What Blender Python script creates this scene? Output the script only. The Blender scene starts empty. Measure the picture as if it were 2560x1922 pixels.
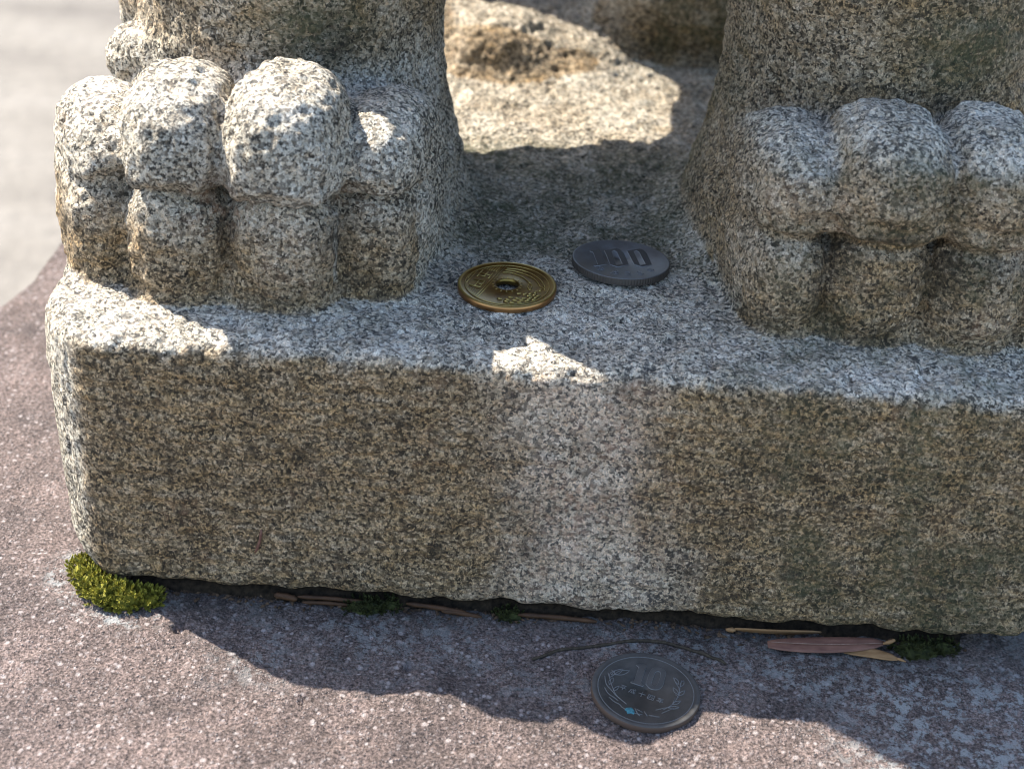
import bpy, bmesh, math, random
import numpy as np
from mathutils import Vector, Matrix

# ------------------------------------------------------------------ camera, sky, sun, exposure
scene = bpy.context.scene
R = math.radians
MM = 0.001

def make_camera():
    pitch, roll, lens_px = R(30.5), R(4.0), 3850.0
    f = Vector((0, math.cos(pitch), -math.sin(pitch)))
    r0 = Vector((1, 0, 0)); u0 = r0.cross(f)
    r = math.cos(roll) * r0 + math.sin(roll) * u0
    u = r.cross(f)
    cd = bpy.data.cameras.new('camera')
    cd.sensor_width = 36.0
    cd.lens = 36.0 * lens_px / 2560.0
    cd.clip_start = 0.01
    cd.clip_end = 2000.0
    cd.dof.use_dof = True
    cd.dof.focus_distance = 0.338
    cd.dof.aperture_fstop = 17.0
    co = bpy.data.objects.new('camera', cd)
    scene.collection.objects.link(co)
    m = Matrix(((r.x, u.x, -f.x, 2.6 * MM), (r.y, u.y, -f.y, -269.8 * MM), (r.z, u.z, -f.z, 218.3 * MM), (0, 0, 0, 1)))
    co.matrix_world = m
    scene.camera = co
make_camera()

SUN = Vector((-49.0, 29.0, 62.6)).normalized()      # direction towards the sun
world = bpy.data.worlds.new('World'); scene.world = world; world.use_nodes = True
wn = world.node_tree
sky = wn.nodes.new('ShaderNodeTexSky'); sky.sky_type = 'NISHITA'; sky.sun_disc = False
sky.sun_elevation = math.asin(SUN.z); sky.sun_rotation = math.atan2(SUN.x, SUN.y)
sky.air_density = 1.0; sky.dust_density = 1.3
wn.links.new(sky.outputs[0], wn.nodes['Background'].inputs[0])
wn.nodes['Background'].inputs[1].default_value = 0.15
sd_ = bpy.data.lights.new('sun', 'SUN'); sd_.energy = 5.0; sd_.angle = R(0.53); sd_.color = (1.0, 0.94, 0.84)
so_ = bpy.data.objects.new('sun', sd_); scene.collection.objects.link(so_)
so_.rotation_euler = SUN.to_track_quat('Z', 'Y').to_euler(); so_.location = SUN * 2
vs = scene.view_settings
vs.view_transform = 'Standard'; vs.look = 'None'; vs.exposure = 1.42; vs.gamma = 1.0; vs.use_curve_mapping = False

scene.cycles.max_bounces = 6; scene.cycles.diffuse_bounces = 4; scene.cycles.glossy_bounces = 3
scene.cycles.filter_width = 1.1

# ------------------------------------------------------------------ helpers
col = scene.collection
rng = np.random.default_rng(7)
random.seed(5)

def tag(o, label=None, cat=None, group=None, kind=None):
    if label: o['label'] = label
    if cat: o['category'] = cat
    if group: o['group'] = group
    if kind: o['kind'] = kind
    return o

def empty(name, loc=(0, 0, 0)):
    o = bpy.data.objects.new(name, None); col.objects.link(o)
    o.empty_display_size = 0.01; o.location = loc
    return o

def mesh_obj(name, verts, faces, mat, parent=None, smooth=True, attrs=None):
    """verts in millimetres, linked as one mesh object"""
    me = bpy.data.meshes.new(name)
    v = np.asarray(verts, dtype=np.float64) * MM
    me.from_pydata(v.tolist() if len(v) < 20000 else [tuple(q) for q in v], [], [tuple(q) for q in faces])
    me.update()
    if smooth:
        me.polygons.foreach_set('use_smooth', np.ones(len(me.polygons), dtype=bool))
    if attrs:
        for k, a in attrs.items():
            at = me.attributes.new(k, 'FLOAT', 'POINT')
            at.data.foreach_set('value', np.asarray(a, dtype=np.float32))
    if mat: me.materials.append(mat)
    o = bpy.data.objects.new(name, me); col.objects.link(o)
    if parent: o.parent = parent
    return o

def big_mesh(name, V, F, mat, parent=None, attrs=None):
    """fast quad mesh from arrays (V in mm, F n x 4)"""
    me = bpy.data.meshes.new(name)
    n, m = len(V), len(F)
    me.vertices.add(n); me.vertices.foreach_set('co', (V * MM).astype(np.float32).ravel())
    me.loops.add(m * 4); me.loops.foreach_set('vertex_index', F.astype(np.int32).ravel())
    me.polygons.add(m)
    me.polygons.foreach_set('loop_start', np.arange(0, m * 4, 4, dtype=np.int32))
    me.update(calc_edges=True); me.validate()
    me.polygons.foreach_set('use_smooth', np.ones(len(me.polygons), dtype=bool))
    if attrs:
        for k, a in attrs.items():
            at = me.attributes.new(k, 'FLOAT', 'POINT')
            at.data.foreach_set('value', np.asarray(a, dtype=np.float32))
    me.materials.append(mat)
    o = bpy.data.objects.new(name, me); col.objects.link(o)
    if parent: o.parent = parent
    return o

def _hash(i, j, k, s):
    h = (i * 374761393 + j * 668265263 + k * 2147483647 + s * 1274126177) & 0xFFFFFFFF
    h = ((h ^ (h >> 13)) * 1274126177) & 0xFFFFFFFF
    h = h ^ (h >> 16)
    return (h & 0xFFFF).astype(np.float32) / 32767.5 - 1.0

def vnoise(P, scale, seed=0, stretch=(1, 1, 1)):
    """smooth value noise in -1..1, feature size `scale` mm"""
    Q = P / (np.array(stretch, dtype=np.float32) * scale) + 137.3
    I = np.floor(Q).astype(np.int64); f = (Q - I).astype(np.float32)
    f = f * f * f * (f * (f * 6 - 15) + 10)
    x, y, z = f[:, 0], f[:, 1], f[:, 2]
    i, j, k = I[:, 0], I[:, 1], I[:, 2]
    def L(dx, dy, dz): return _hash(i + dx, j + dy, k + dz, seed)
    a = L(0, 0, 0) * (1 - x) + L(1, 0, 0) * x
    b = L(0, 1, 0) * (1 - x) + L(1, 1, 0) * x
    c = L(0, 0, 1) * (1 - x) + L(1, 0, 1) * x
    d = L(0, 1, 1) * (1 - x) + L(1, 1, 1) * x
    return (a * (1 - y) + b * y) * (1 - z) + (c * (1 - y) + d * y) * z

def fbm(P, scale, seed=0, octaves=3, stretch=(1, 1, 1)):
    t = 0; amp = 1.0; tot = 0
    for o in range(octaves):
        t = t + amp * vnoise(P, scale / 2 ** o, seed + 17 * o, stretch); tot += amp; amp *= 0.55
    return t / tot

def sstep(a, b, x):
    t = np.clip((x - a) / (b - a), 0, 1)
    return t * t * (3 - 2 * t)

# ------------------------------------------------------------------ materials
class NT:
    def __init__(self, name):
        self.m = bpy.data.materials.new(name); self.m.use_nodes = True
        self.t = self.m.node_tree
        self.b = self.t.nodes['Principled BSDF']
    def n(self, typ, ins=None, **props):
        nd = self.t.nodes.new(typ)
        for k, v in props.items(): setattr(nd, k, v)
        for k, v in (ins or {}).items(): self.s(nd.inputs[k], v)
        return nd
    def s(self, sock, v):
        if isinstance(v, bpy.types.NodeSocket): self.t.links.new(v, sock)
        elif isinstance(v, bpy.types.Node): self.t.links.new(v.outputs[0], sock)
        else: sock.default_value = v
    def math(self, op, a, b=0.0, c=None, clamp=False):
        nd = self.n('ShaderNodeMath', {0: a, 1: b}, operation=op, use_clamp=clamp)
        if c is not None: self.s(nd.inputs[2], c)
        return nd.outputs[0]
    def mix(self, fac, a, b, mode='MIX'):
        nd = self.n('ShaderNodeMix', data_type='RGBA', blend_type=mode)
        self.s(nd.inputs[0], fac)
        self.s(nd.inputs[6], (*a, 1) if isinstance(a, tuple) else a)
        self.s(nd.inputs[7], (*b, 1) if isinstance(b, tuple) else b)
        return nd.outputs[2]
    def ramp(self, fac, stops, interp='LINEAR'):
        nd = self.n('ShaderNodeValToRGB', {0: fac}); cr = nd.color_ramp; cr.interpolation = interp
        while len(cr.elements) < len(stops): cr.elements.new(0.5)
        for e, (p, c) in zip(cr.elements, stops):
            e.position = p; e.color = (*c, 1) if isinstance(c, tuple) else (c, c, c, 1)
        return nd.outputs[0]
    def mm(self, stretch=(1, 1, 1)):
        tc = self.n('ShaderNodeTexCoord')
        return self.n('ShaderNodeMapping', {0: tc.outputs['Object'], 3: tuple(1000 / q for q in stretch)}).outputs[0]
    def noise(self, vec, scale, detail=2.0, rough=0.5):
        return self.n('ShaderNodeTexNoise', {'Vector': vec, 'Scale': scale, 'Detail': detail, 'Roughness': rough})
    def vor(self, vec, scale, feature='F1'):
        return self.n('ShaderNodeTexVoronoi', {'Vector': vec, 'Scale': scale}, feature=feature)
    def attr(self, name): return self.n('ShaderNodeAttribute', attribute_name=name).outputs['Fac']
    def bump(self, h, dist, strength=1.0):
        bp = self.n('ShaderNodeBump', {'Height': h, 'Distance': dist, 'Strength': strength})
        self.s(self.b.inputs['Normal'], bp.outputs[0])
    def set(self, **k):
        for a, v in k.items():
            key = a.replace('_', ' ')
            self.s(self.b.inputs[key], (*v, 1) if isinstance(v, tuple) and len(v) == 3 else v)
        return self

def granite():
    g = NT('weathered_granite')
    p = g.mm()
    w = g.noise(p, 1.4, 2.0)
    wv = g.n('ShaderNodeVectorMath', {0: w.outputs[1], 1: (0.5, 0.5, 0.5)}, operation='SUBTRACT')
    ws = g.n('ShaderNodeVectorMath', {0: wv.outputs[0], 'Scale': 0.7}, operation='SCALE')
    pw = g.n('ShaderNodeVectorMath', {0: p, 1: ws.outputs[0]}, operation='ADD').outputs[0]
    A = g.n('ShaderNodeSeparateColor', {0: g.vor(pw, 1.45).outputs['Color']})
    tone = g.ramp(A.outputs[0], [(0.0, (0.20, 0.19, 0.175)), (0.22, (0.30, 0.285, 0.26)), (0.36, (0.56, 0.54, 0.495)),
                                 (0.7, (0.76, 0.74, 0.69)), (1.0, (0.90, 0.88, 0.84))])
    tint = g.mix(g.ramp(A.outputs[1], [(0.5, 0.0), (1.0, 0.45)]), tone, g.mix(1.0, tone, (0.95, 0.74, 0.52), 'MULTIPLY'))
    # black mica flakes, large and small
    m1 = g.noise(pw, 1.1, 3.5, 0.66); bigm = g.noise(p, 0.085, 3.0, 0.6); m2 = g.noise(pw, 2.2, 2.0, 0.5)
    mica = g.ramp(g.math('ADD', m1.outputs[0], g.math('MULTIPLY', g.math('SUBTRACT', bigm.outputs[0], 0.5), 0.22)), [(0.545, 0.0), (0.580, 1.0)])
    c = g.mix(g.math('MULTIPLY', mica, 0.94), tint, (0.022, 0.021, 0.020))
    c = g.mix(g.math('MULTIPLY', g.ramp(g.math('ABSOLUTE', g.math('SUBTRACT', m2.outputs[0], 0.5)), [(0.010, 1.0), (0.045, 0.0)]), 0.50), c, (0.085, 0.068, 0.048))
    fine = g.noise(p, 2.8, 3.0, 0.65)
    c = g.mix(1.0, c, g.ramp(fine.outputs[0], [(0.36, 0.62), (0.58, 1.10)]), 'MULTIPLY')
    c = g.mix(1.0, c, g.ramp(bigm.outputs[0], [(0.32, (1.08, 1.06, 1.03)), (0.68, (0.84, 0.80, 0.72))]), 'MULTIPLY')
    c = g.mix(1.0, c, (1.0, 0.965, 0.89), 'MULTIPLY')
    # weather coating (brown), algae (green), iron stains (orange)
    ps = g.mm((3.2, 3.2, 1.0))
    streak = g.noise(ps, 0.55, 3.0, 0.6)
    dirt = g.math('MULTIPLY', g.attr('dirt'), g.ramp(streak.outputs[0], [(0.30, 0.55), (0.62, 1.0)]))
    c = g.mix(dirt, c, g.mix(1.0, c, (0.88, 0.66, 0.40), 'MULTIPLY'))
    net = g.noise(pw, 1.5, 3.0, 0.65)
    film = g.math('MULTIPLY', g.attr('dirt'), g.ramp(net.outputs[0], [(0.46, 0.0), (0.55, 1.0)]))
    c = g.mix(g.math('MULTIPLY', film, 0.66), c, (0.062, 0.046, 0.024))
    an = g.noise(p, 0.7, 4.0, 0.65)
    alg_or_shade = g.math('MULTIPLY', g.attr('algae_or_shade'), g.ramp(an.outputs[0], [(0.36, 0.0), (0.52, 1.0)]))
    c = g.mix(g.math('MULTIPLY', alg_or_shade, 0.80), c, (0.062, 0.070, 0.030))
    rn = g.noise(p, 0.45, 3.0, 0.6)
    rust = g.math('MULTIPLY', g.attr('rust'), g.ramp(rn.outputs[0], [(0.45, 0.0), (0.62, 1.0)]))
    c = g.mix(g.math('MULTIPLY', rust, 0.62), c, (0.33, 0.185, 0.105))
    pn = g.noise(p, 0.5, 4.0, 0.65)
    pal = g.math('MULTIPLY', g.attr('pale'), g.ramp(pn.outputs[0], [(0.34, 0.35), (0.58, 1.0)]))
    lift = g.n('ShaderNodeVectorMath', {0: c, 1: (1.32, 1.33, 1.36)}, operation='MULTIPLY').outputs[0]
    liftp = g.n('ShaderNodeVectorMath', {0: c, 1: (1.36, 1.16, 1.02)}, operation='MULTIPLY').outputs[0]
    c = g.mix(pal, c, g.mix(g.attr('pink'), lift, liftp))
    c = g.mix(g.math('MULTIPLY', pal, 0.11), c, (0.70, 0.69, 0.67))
    gn = g.noise(p, 0.6, 4.0, 0.7)
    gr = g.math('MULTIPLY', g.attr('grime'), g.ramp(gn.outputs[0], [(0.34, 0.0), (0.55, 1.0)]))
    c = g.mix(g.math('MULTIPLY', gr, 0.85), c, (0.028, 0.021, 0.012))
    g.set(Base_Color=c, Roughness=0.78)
    g.s(g.b.inputs['Specular IOR Level'], 0.35)
    h = g.math('ADD', g.math('MULTIPLY', A.outputs[0], 0.55), g.math('MULTIPLY', fine.outputs[0], 1.1))
    h = g.math('ADD', h, g.math('MULTIPLY', net.outputs[0], 1.0))
    g.bump(h, 0.0006, 1.0)
    return g.m

def purple_stone():
    g = NT('purple_andesite')
    p = g.mm()
    n1 = g.noise(p, 0.05, 4.0, 0.6)
    c = g.ramp(n1.outputs[0], [(0.34, (0.098, 0.075, 0.068)), (0.5, (0.140, 0.105, 0.093)), (0.66, (0.190, 0.142, 0.126))])
    n2 = g.noise(p, 1.5, 4.0, 0.72)
    c = g.mix(1.0, c, g.ramp(n2.outputs[0], [(0.34, 0.22), (0.50, 1.0), (0.66, 2.3)]), 'MULTIPLY')
    v = g.vor(p, 0.75); vc = g.n('ShaderNodeSeparateColor', {0: v.outputs['Color']})
    sp = g.math('MULTIPLY', g.ramp(v.outputs['Distance'], [(0.20, 1.0), (0.42, 0.0)]), g.ramp(vc.outputs[0], [(0.60, 0.0), (0.95, 1.0)]))
    c = g.mix(g.math('MULTIPLY', sp, 0.75), c, (0.52, 0.45, 0.43))
    v2 = g.vor(p, 1.6); vc2 = g.n('ShaderNodeSeparateColor', {0: v2.outputs['Color']})
    sp2 = g.math('MULTIPLY', g.ramp(v2.outputs['Distance'], [(0.2, 1.0), (0.5, 0.0)]), g.ramp(vc2.outputs[0], [(0.62, 0.0), (0.9, 1.0)]))
    c = g.mix(g.math('MULTIPLY', sp2, 0.55), c, (0.45, 0.40, 0.385))
    v3 = g.vor(p, 0.40); vc3 = g.n('ShaderNodeSeparateColor', {0: v3.outputs['Color']})
    n3 = g.noise(p, 1.6, 3.0, 0.7)
    sp3 = g.math('MULTIPLY', g.ramp(g.math('ADD', v3.outputs['Distance'], g.math('MULTIPLY', n3.outputs[0], 0.35)), [(0.32, 1.0), (0.46, 0.0)]), g.ramp(vc3.outputs[0], [(0.70, 0.0), (0.85, 1.0)]))
    c = g.mix(g.math('MULTIPLY', sp3, 0.7), c, (0.50, 0.44, 0.42))
    dk = g.math('MULTIPLY', g.ramp(v2.outputs['Distance'], [(0.25, 1.0), (0.5, 0.0)]), g.math('LESS_THAN', vc2.outputs[1], 0.16))
    c = g.mix(g.math('MULTIPLY', dk, 0.8), c, (0.02, 0.017, 0.018))
    ln = g.noise(p, 0.34, 6.0, 0.80)
    li = g.math('MULTIPLY', g.attr('lichen'), g.ramp(ln.outputs[0], [(0.505, 0.0), (0.55, 1.0)]))
    c = g.mix(g.math('MULTIPLY', li, 0.8), c, (0.40, 0.41, 0.40))
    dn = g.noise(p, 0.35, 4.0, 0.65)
    da = g.math('MULTIPLY', g.attr('algae_or_shade'), g.ramp(dn.outputs[0], [(0.32, 0.25), (0.62, 1.0)]))
    c = g.mix(g.math('MULTIPLY', da, 0.8), c, (0.020, 0.021, 0.018))  # foot algae, with the pedestal's shade darkened into the same colour
    g.set(Base_Color=c, Roughness=0.85)
    g.s(g.b.inputs['Specular IOR Level'], 0.3)
    h = g.math('ADD', g.math('MULTIPLY', n2.outputs[0], 1.0), g.math('MULTIPLY', sp2, 0.35))
    g.bump(h, 0.0012, 1.0)
    return g.m

def sand():
    g = NT('pale_sandy_ground')
    tc = g.n('ShaderNodeTexCoord').outputs['Object']
    mp = g.n('ShaderNodeMapping', {0: tc, 3: (1.2, 3.2, 1.0)}).outputs[0]
    n1 = g.noise(mp, 1.6, 3.0, 0.55)
    c = g.ramp(n1.outputs[0], [(0.34, (0.125, 0.110, 0.094)), (0.52, (0.195, 0.174, 0.146)), (0.70, (0.225, 0.203, 0.174))])
    n2 = g.noise(tc, 60.0, 4.0, 0.7)
    c = g.mix(1.0, c, g.ramp(n2.outputs[0], [(0.3, 0.7), (0.7, 1.15)]), 'MULTIPLY')
    g.set(Base_Color=c, Roughness=0.95)
    g.bump(n2.outputs[0], 0.01, 0.6)
    return g.m

def coin_metal(name, face, dark, rough, worn=None, edge=None, metal=1.0):
    g = NT(name)
    p = g.mm()
    n = g.noise(p, 0.35, 4.0, 0.6); n2 = g.noise(p, 3.0, 3.0, 0.6)
    c = g.mix(g.ramp(n.outputs[0], [(0.35, 0.0), (0.68, 1.0)]), dark, face)
    if worn:
        c = g.mix(g.attr('worn'), c, worn)
    if edge:
        c = g.mix(g.attr('edge'), c, edge)
    g.set(Base_Color=c, Metallic=metal)
    g.s(g.b.inputs['Roughness'], g.math('ADD', rough - 0.12, g.math('MULTIPLY', n.outputs[0], 0.26)))
    g.bump(n2.outputs[0], 0.00003, 0.35)
    return g.m

def plain(name, c1, c2, scale, rough=0.7, spec=0.3, bump=0.0002, stretch=(1, 1, 1), detail=3.0):
    g = NT(name); p = g.mm(stretch)
    n = g.noise(p, scale, detail, 0.6)
    g.set(Base_Color=g.ramp(n.outputs[0], [(0.32, c1), (0.68, c2)]), Roughness=rough)
    g.s(g.b.inputs['Specular IOR Level'], spec)
    g.bump(n.outputs[0], bump, 0.5)
    return g.m

M_GRANITE = granite(); M_PLINTH = purple_stone(); M_SAND = sand()
M_BRASS = coin_metal('tarnished_brass', (0.30, 0.205, 0.055), (0.155, 0.098, 0.032), 0.36, worn=(0.62, 0.50, 0.18), edge=(0.42, 0.22, 0.09))
M_NICKEL = coin_metal('tarnished_cupronickel', (0.215, 0.227, 0.24), (0.165, 0.165, 0.168), 0.55, worn=(0.23, 0.245, 0.26), edge=(0.115, 0.10, 0.09), metal=0.85)
M_BRONZE = coin_metal('blackened_bronze', (0.084, 0.076, 0.068), (0.048, 0.044, 0.040), 0.74, worn=(0.20, 0.205, 0.205), edge=(0.10, 0.065, 0.047), metal=0.35)
M_NICKELD = coin_metal('dark_cupronickel', (0.100, 0.100, 0.106), (0.080, 0.078, 0.080), 0.58, worn=(0.34, 0.355, 0.37), metal=0.8)
M_VERD = plain('verdigris', (0.035, 0.12, 0.15), (0.075, 0.24, 0.28), 1.5, 0.9)

# ------------------------------------------------------------------ implicit stone carving (millimetres)
def smin(a, b, k):
    h = np.maximum(k - np.abs(a - b), 0) / k
    return np.minimum(a, b) - h * h * k * 0.25

def smax(a, b, k): return -smin(-a, -b, k)

def superq(P, c, r, p, rz=0.0):
    d = P - np.array(c, dtype=np.float32)
    if rz:
        cs, sn = math.cos(rz), math.sin(rz)
        x = d[:, 0] * cs + d[:, 1] * sn; y = -d[:, 0] * sn + d[:, 1] * cs
    else: x, y = d[:, 0], d[:, 1]
    q = (np.abs(x) / r[0]) ** p + (np.abs(y) / r[1]) ** p + (np.abs(d[:, 2]) / r[2]) ** p
    return (np.maximum(q, 1e-9) ** (1.0 / p) - 1.0) * min(r)

def cone(P, a, b, ra, rb):
    a = np.array(a, dtype=np.float32); b = np.array(b, dtype=np.float32)
    ab = b - a
    t = np.clip(((P - a) @ ab) / float(ab @ ab), 0, 1)
    d = P - a - t[:, None] * ab
    return np.sqrt((d * d).sum(1)) - (ra + (rb - ra) * t)

AX = 14.0                                             # mirror axis of the statue
# toes of one forepaw: x, front y of the claw foot, knuckle (yc, zc, a, b, c), turn, claw (a, c)
TOES = [(-90.3, 46.5, 85.0, 10.8, 22.0, 13.8, 0.36),
        (-70.2, 33.5, 94.4, 12.4, 21.0, 14.8, 0.10),
        (-47.4, 30.5, 95.6, 13.2, 21.0, 15.8, -0.02),
        (-28.6, 43.0, 89.5, 11.2, 21.0, 13.4, -0.18)]
CLAWS = [(-90.6, 45.5, 73.0, 10.8, 21.5, 14.8, 0.38),
         (-70.4, 35.2, 75.2, 11.8, 19.0, 15.4, 0.10),
         (-47.6, 34.6, 75.2, 12.4, 19.0, 15.4, -0.02),
         (-28.0, 43.0, 74.2, 11.0, 18.5, 14.2, -0.15)]
NAMES = ['base_block', 'foreleg', 'foreleg', 'hind_leg', 'hind_leg', 'body']

def block_field(P):
    x, y, z = P[:, 0], P[:, 1], P[:, 2]
    f = smax(z - 62.6, 2.3 + 0.45 * np.sin(x * 0.17 + 0.6) + 0.3 * np.sin(x * 0.47) + 0.05 * np.sin(x * 1.1 + 2) - z, 3.0)
    wear = 0.9 * np.clip((z - 55) / 7, 0, 1) * (0.5 + 0.3 * np.sin(x * 0.31) + 0.25 * np.sin(x * 0.83 + 1.3) + 0.08 * np.sin(x * 1.9 + 0.4))
    f = smax(f, -y - 0.004 * (62.6 - z) + wear, 3.6)
    lx = -99.0 + (62.6 - z) * 0.05
    f = smax(f, lx - x, 7.0)
    f = smax(f, (x - (131.5 - (62.6 - z) * 0.13)), 7.0)
    f = smax(f, y - 330.0, 6.0)
    nx, ny = -0.765, -0.644
    f = smax(f, (x + 86.5 - (62.6 - z) * 0.01) * nx + y * ny, 5.0)
    f = smax(f, (x - 122.0 + (62.6 - z) * 0.03) * 0.765 + y * ny, 3.0)
    foot = np.maximum(np.maximum(-0.2 - z, z - 10), np.maximum(12 - y, np.maximum(-84 - x, x - 112)))
    return np.minimum(f, foot)

def leg_field(Q, right):
    """one foreleg in left-leg coordinates; returns leg, toe list, claw list"""
    leg = cone(Q, (-57, 90, 50), (-55.5, 92, 130), 42, 33)
    leg = smin(leg, cone(Q, (-56, 91, 128), (-48, 92, 235), 33, 47), 14)
    leg = smin(leg, superq(Q, (-58, 78, 66), (43, 40, 24), 2.6), 8)
    leg = smin(leg, superq(Q, (-56, 64, 83), (35, 30, 17), 2.5), 6)
    leg = smin(leg, cone(Q, (-50, 112, 138), (-46, 146, 194), 34, 43), 10)
    leg = smin(leg, superq(Q, (-58, 55 if right else 52.5, 72), (27, 28.5, 14), 3.5), 3)
    # fur tufts carved on the outer side
    leg = smin(leg, cone(Q, (-90.5, 79, 95), (-64, 63, 107.5), 8, 6.5), 2.0)
    leg = smin(leg, cone(Q, (-90.5, 92, 103), (-74, 72, 127), 7.5, 8.5), 1.6)
    leg = smin(leg, cone(Q, (-87, 106, 102), (-84, 99, 150), 9, 11), 2.5)
    toes, claws = [], []
    for i, (t, c) in enumerate(zip(TOES, CLAWS)):
        dx, dy, dz = ((0.0, 0.0, 0.0), (-1.0, 2.5, 1.4), (-2.0, 4.0, -0.4), (-1.6, -3.5, 2.2))[i] if right else (0, 0, 0)
        k = superq(Q, (t[0] + dx, t[1] + dy, t[2] + dz), (t[3], t[4], t[5]), 2.4, t[6])
        cl = superq(Q, (c[0] + dx, c[1] + dy - (1.5 if right else 0.0), c[2]), (c[3] - (1.4 if right and i == 3 else 0.0), c[4], c[5]), 2.6 if right else 3.2, c[6])
        cl = np.maximum(cl, 60.0 - Q[:, 2])
        # notch between knuckle and claw
        zg = 89.4 + (2.6 if right else 0.0) + (-3.5, 0.0, 0.0, -1.0)[i]
        cs, sn = math.cos(t[6]), math.sin(t[6])
        yl = -(Q[:, 0] - t[0] - dx) * sn + (Q[:, 1] - t[1] - dy) * cs
        notch = np.sqrt(((yl + t[4] + 0.4) * 0.75) ** 2 + (Q[:, 2] - zg) ** 2) - 2.2
        if right:                                       # this paw is the more worn one
            notch = notch + 0.7
            k = smax(k, -notch, 2.4); cl = smax(cl, -notch, 2.4); k = smax(k, zg - 4.5 - Q[:, 2], 4.0)
        else:
            k = smax(k, -notch, 1.6); cl = smax(cl, -notch, 1.6); k = smax(k, zg - 0.6 - Q[:, 2], 2.4)
        toes.append(k); claws.append(cl)
    return leg, toes, claws

def statue_field(P, ids=False):
    P = P.astype(np.float32)
    parts = []
    blk = block_field(P)
    f = blk.copy(); parts.append(blk)
    pieces = []
    for right in (False, True):
        Q = P.copy()
        if right: Q[:, 0] = 2 * AX - Q[:, 0]
        far = np.full(len(P), 50.0, dtype=np.float32)
        m = (Q[:, 0] < 8) & (Q[:, 1] > 5) & (Q[:, 1] < 190) & (Q[:, 2] > 30)
        leg = far.copy(); paw = far.copy(); allp = [far.copy() for _ in range(8)]
        if m.any():
            l, t, c = leg_field(Q[m], right)
            leg[m] = l
            tt = t[0]
            for q in t[1:]: tt = smin(tt, q, 2.2 if right else 1.2)
            cc = c[0]
            for q in c[1:]: cc = smin(cc, q, 1.3 if right else 1.3)
            pw = smin(tt, cc, 2.6 if right else 1.8)
            paw[m] = pw
            for i in range(4): allp[i][m] = t[i]; allp[4 + i][m] = c[i]
        # leg fillets broadly into the block, claws stand crisply on it
        f = smin(f, leg, 9.0)
        f = smin(f, paw, 2.4)
        parts.append(leg); pieces.append(allp)
    hl = superq(P, (-42, 208, 68), (25, 24, 16), 2.5)
    hl = smin(hl, superq(P, (-40, 276, 130), (34, 46, 72), 2.2), 8)
    hl = smin(hl, superq(P, (-11, 190, 64), (15, 17, 14), 2.6), 8)
    hr = smin(superq(P, (72, 240, 112), (46, 44, 75), 2.2), superq(P, (60, 214, 80), (38, 22, 22), 2.3), 8)
    hm = superq(P, (11, 212, 60), (26, 38, 15), 2.2)
    bd = superq(P, (12, 172, 195), (54, 115, 62), 2.1)
    bd = smin(bd, superq(P, (14, 150, 240), (60, 100, 62), 2.1), 20)
    bd = smin(bd, superq(P, (14, 92, 300), (66, 62, 75), 2.1), 20)
    bd = smin(bd, superq(P, (14, 62, 350), (52, 60, 52), 2.3), 12)
    f = smin(f, hl, 7.0); f = smin(f, hr, 7.0); f = smin(f, hm, 10.0); f = smin(f, bd, 16.0)
    if not ids: return f
    parts += [np.minimum(hl, hm), hr, bd]
    return f, parts, pieces

def surface_nets(fn, lo, hi, h):
    ax = [np.arange(lo[i], hi[i] + h, h, dtype=np.float32) for i in range(3)]
    n = [len(a) for a in ax]
    F = np.empty(n, dtype=np.float32)
    for i in range(n[0]):                              # slab by slab keeps memory low
        if i % 8: continue
        xs = ax[0][i:i + 8]
        G = np.stack(np.meshgrid(xs, ax[1], ax[2], indexing='ij'), -1).reshape(-1, 3)
        F[i:i + 8] = fn(G).reshape(len(xs), n[1], n[2])
    S = F < 0
    cnt = np.zeros([q - 1 for q in n], dtype=np.int8)
    for dx in (0, 1):
        for dy in (0, 1):
            for dz in (0, 1):
                cnt += S[dx:n[0] - 1 + dx, dy:n[1] - 1 + dy, dz:n[2] - 1 + dz]
    act = (cnt > 0) & (cnt < 8)
    idx = np.argwhere(act)
    vid = np.full(act.shape, -1, dtype=np.int64); vid[act] = np.arange(len(idx))
    acc = np.zeros((len(idx), 3)); num = np.zeros(len(idx))
    corners = [(a, b, c) for a in (0, 1) for b in (0, 1) for c in (0, 1)]
    for a in corners:
        for d in range(3):
            if a[d]: continue
            b = list(a); b[d] = 1
            fa = F[idx[:, 0] + a[0], idx[:, 1] + a[1], idx[:, 2] + a[2]]
            fb = F[idx[:, 0] + b[0], idx[:, 1] + b[1], idx[:, 2] + b[2]]
            m = (fa < 0) != (fb < 0)
            t = np.where(m, fa / np.where(m, fa - fb, 1), 0)
            pt = np.tile(np.array(a, dtype=np.float64), (len(idx), 1)); pt[:, d] += t
            acc[m] += pt[m]; num[m] += 1
    V = (idx + acc / num[:, None]) * h + np.array(lo)
    quads = []
    for d in range(3):
        e1, e2 = [(1, 2), (2, 0), (0, 1)][d]
        sl0 = [slice(None)] * 3; sl1 = [slice(None)] * 3
        sl0[d] = slice(0, -1); sl1[d] = slice(1, None)
        ch = S[tuple(sl0)] != S[tuple(sl1)]
        E = np.argwhere(ch)
        ok = (E[:, e1] > 0) & (E[:, e2] > 0) & (E[:, e1] < n[e1] - 1) & (E[:, e2] < n[e2] - 1)
        E = E[ok]
        def cell(o1, o2):
            C = E.copy(); C[:, e1] -= o1; C[:, e2] -= o2
            return vid[C[:, 0], C[:, 1], C[:, 2]]
        q = np.stack([cell(1, 1), cell(0, 1), cell(0, 0), cell(1, 0)], 1)
        flip = ~S[E[:, 0], E[:, 1], E[:, 2]]
        q[flip] = q[flip][:, ::-1]
        quads.append(q)
    return V, np.concatenate(quads)

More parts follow.
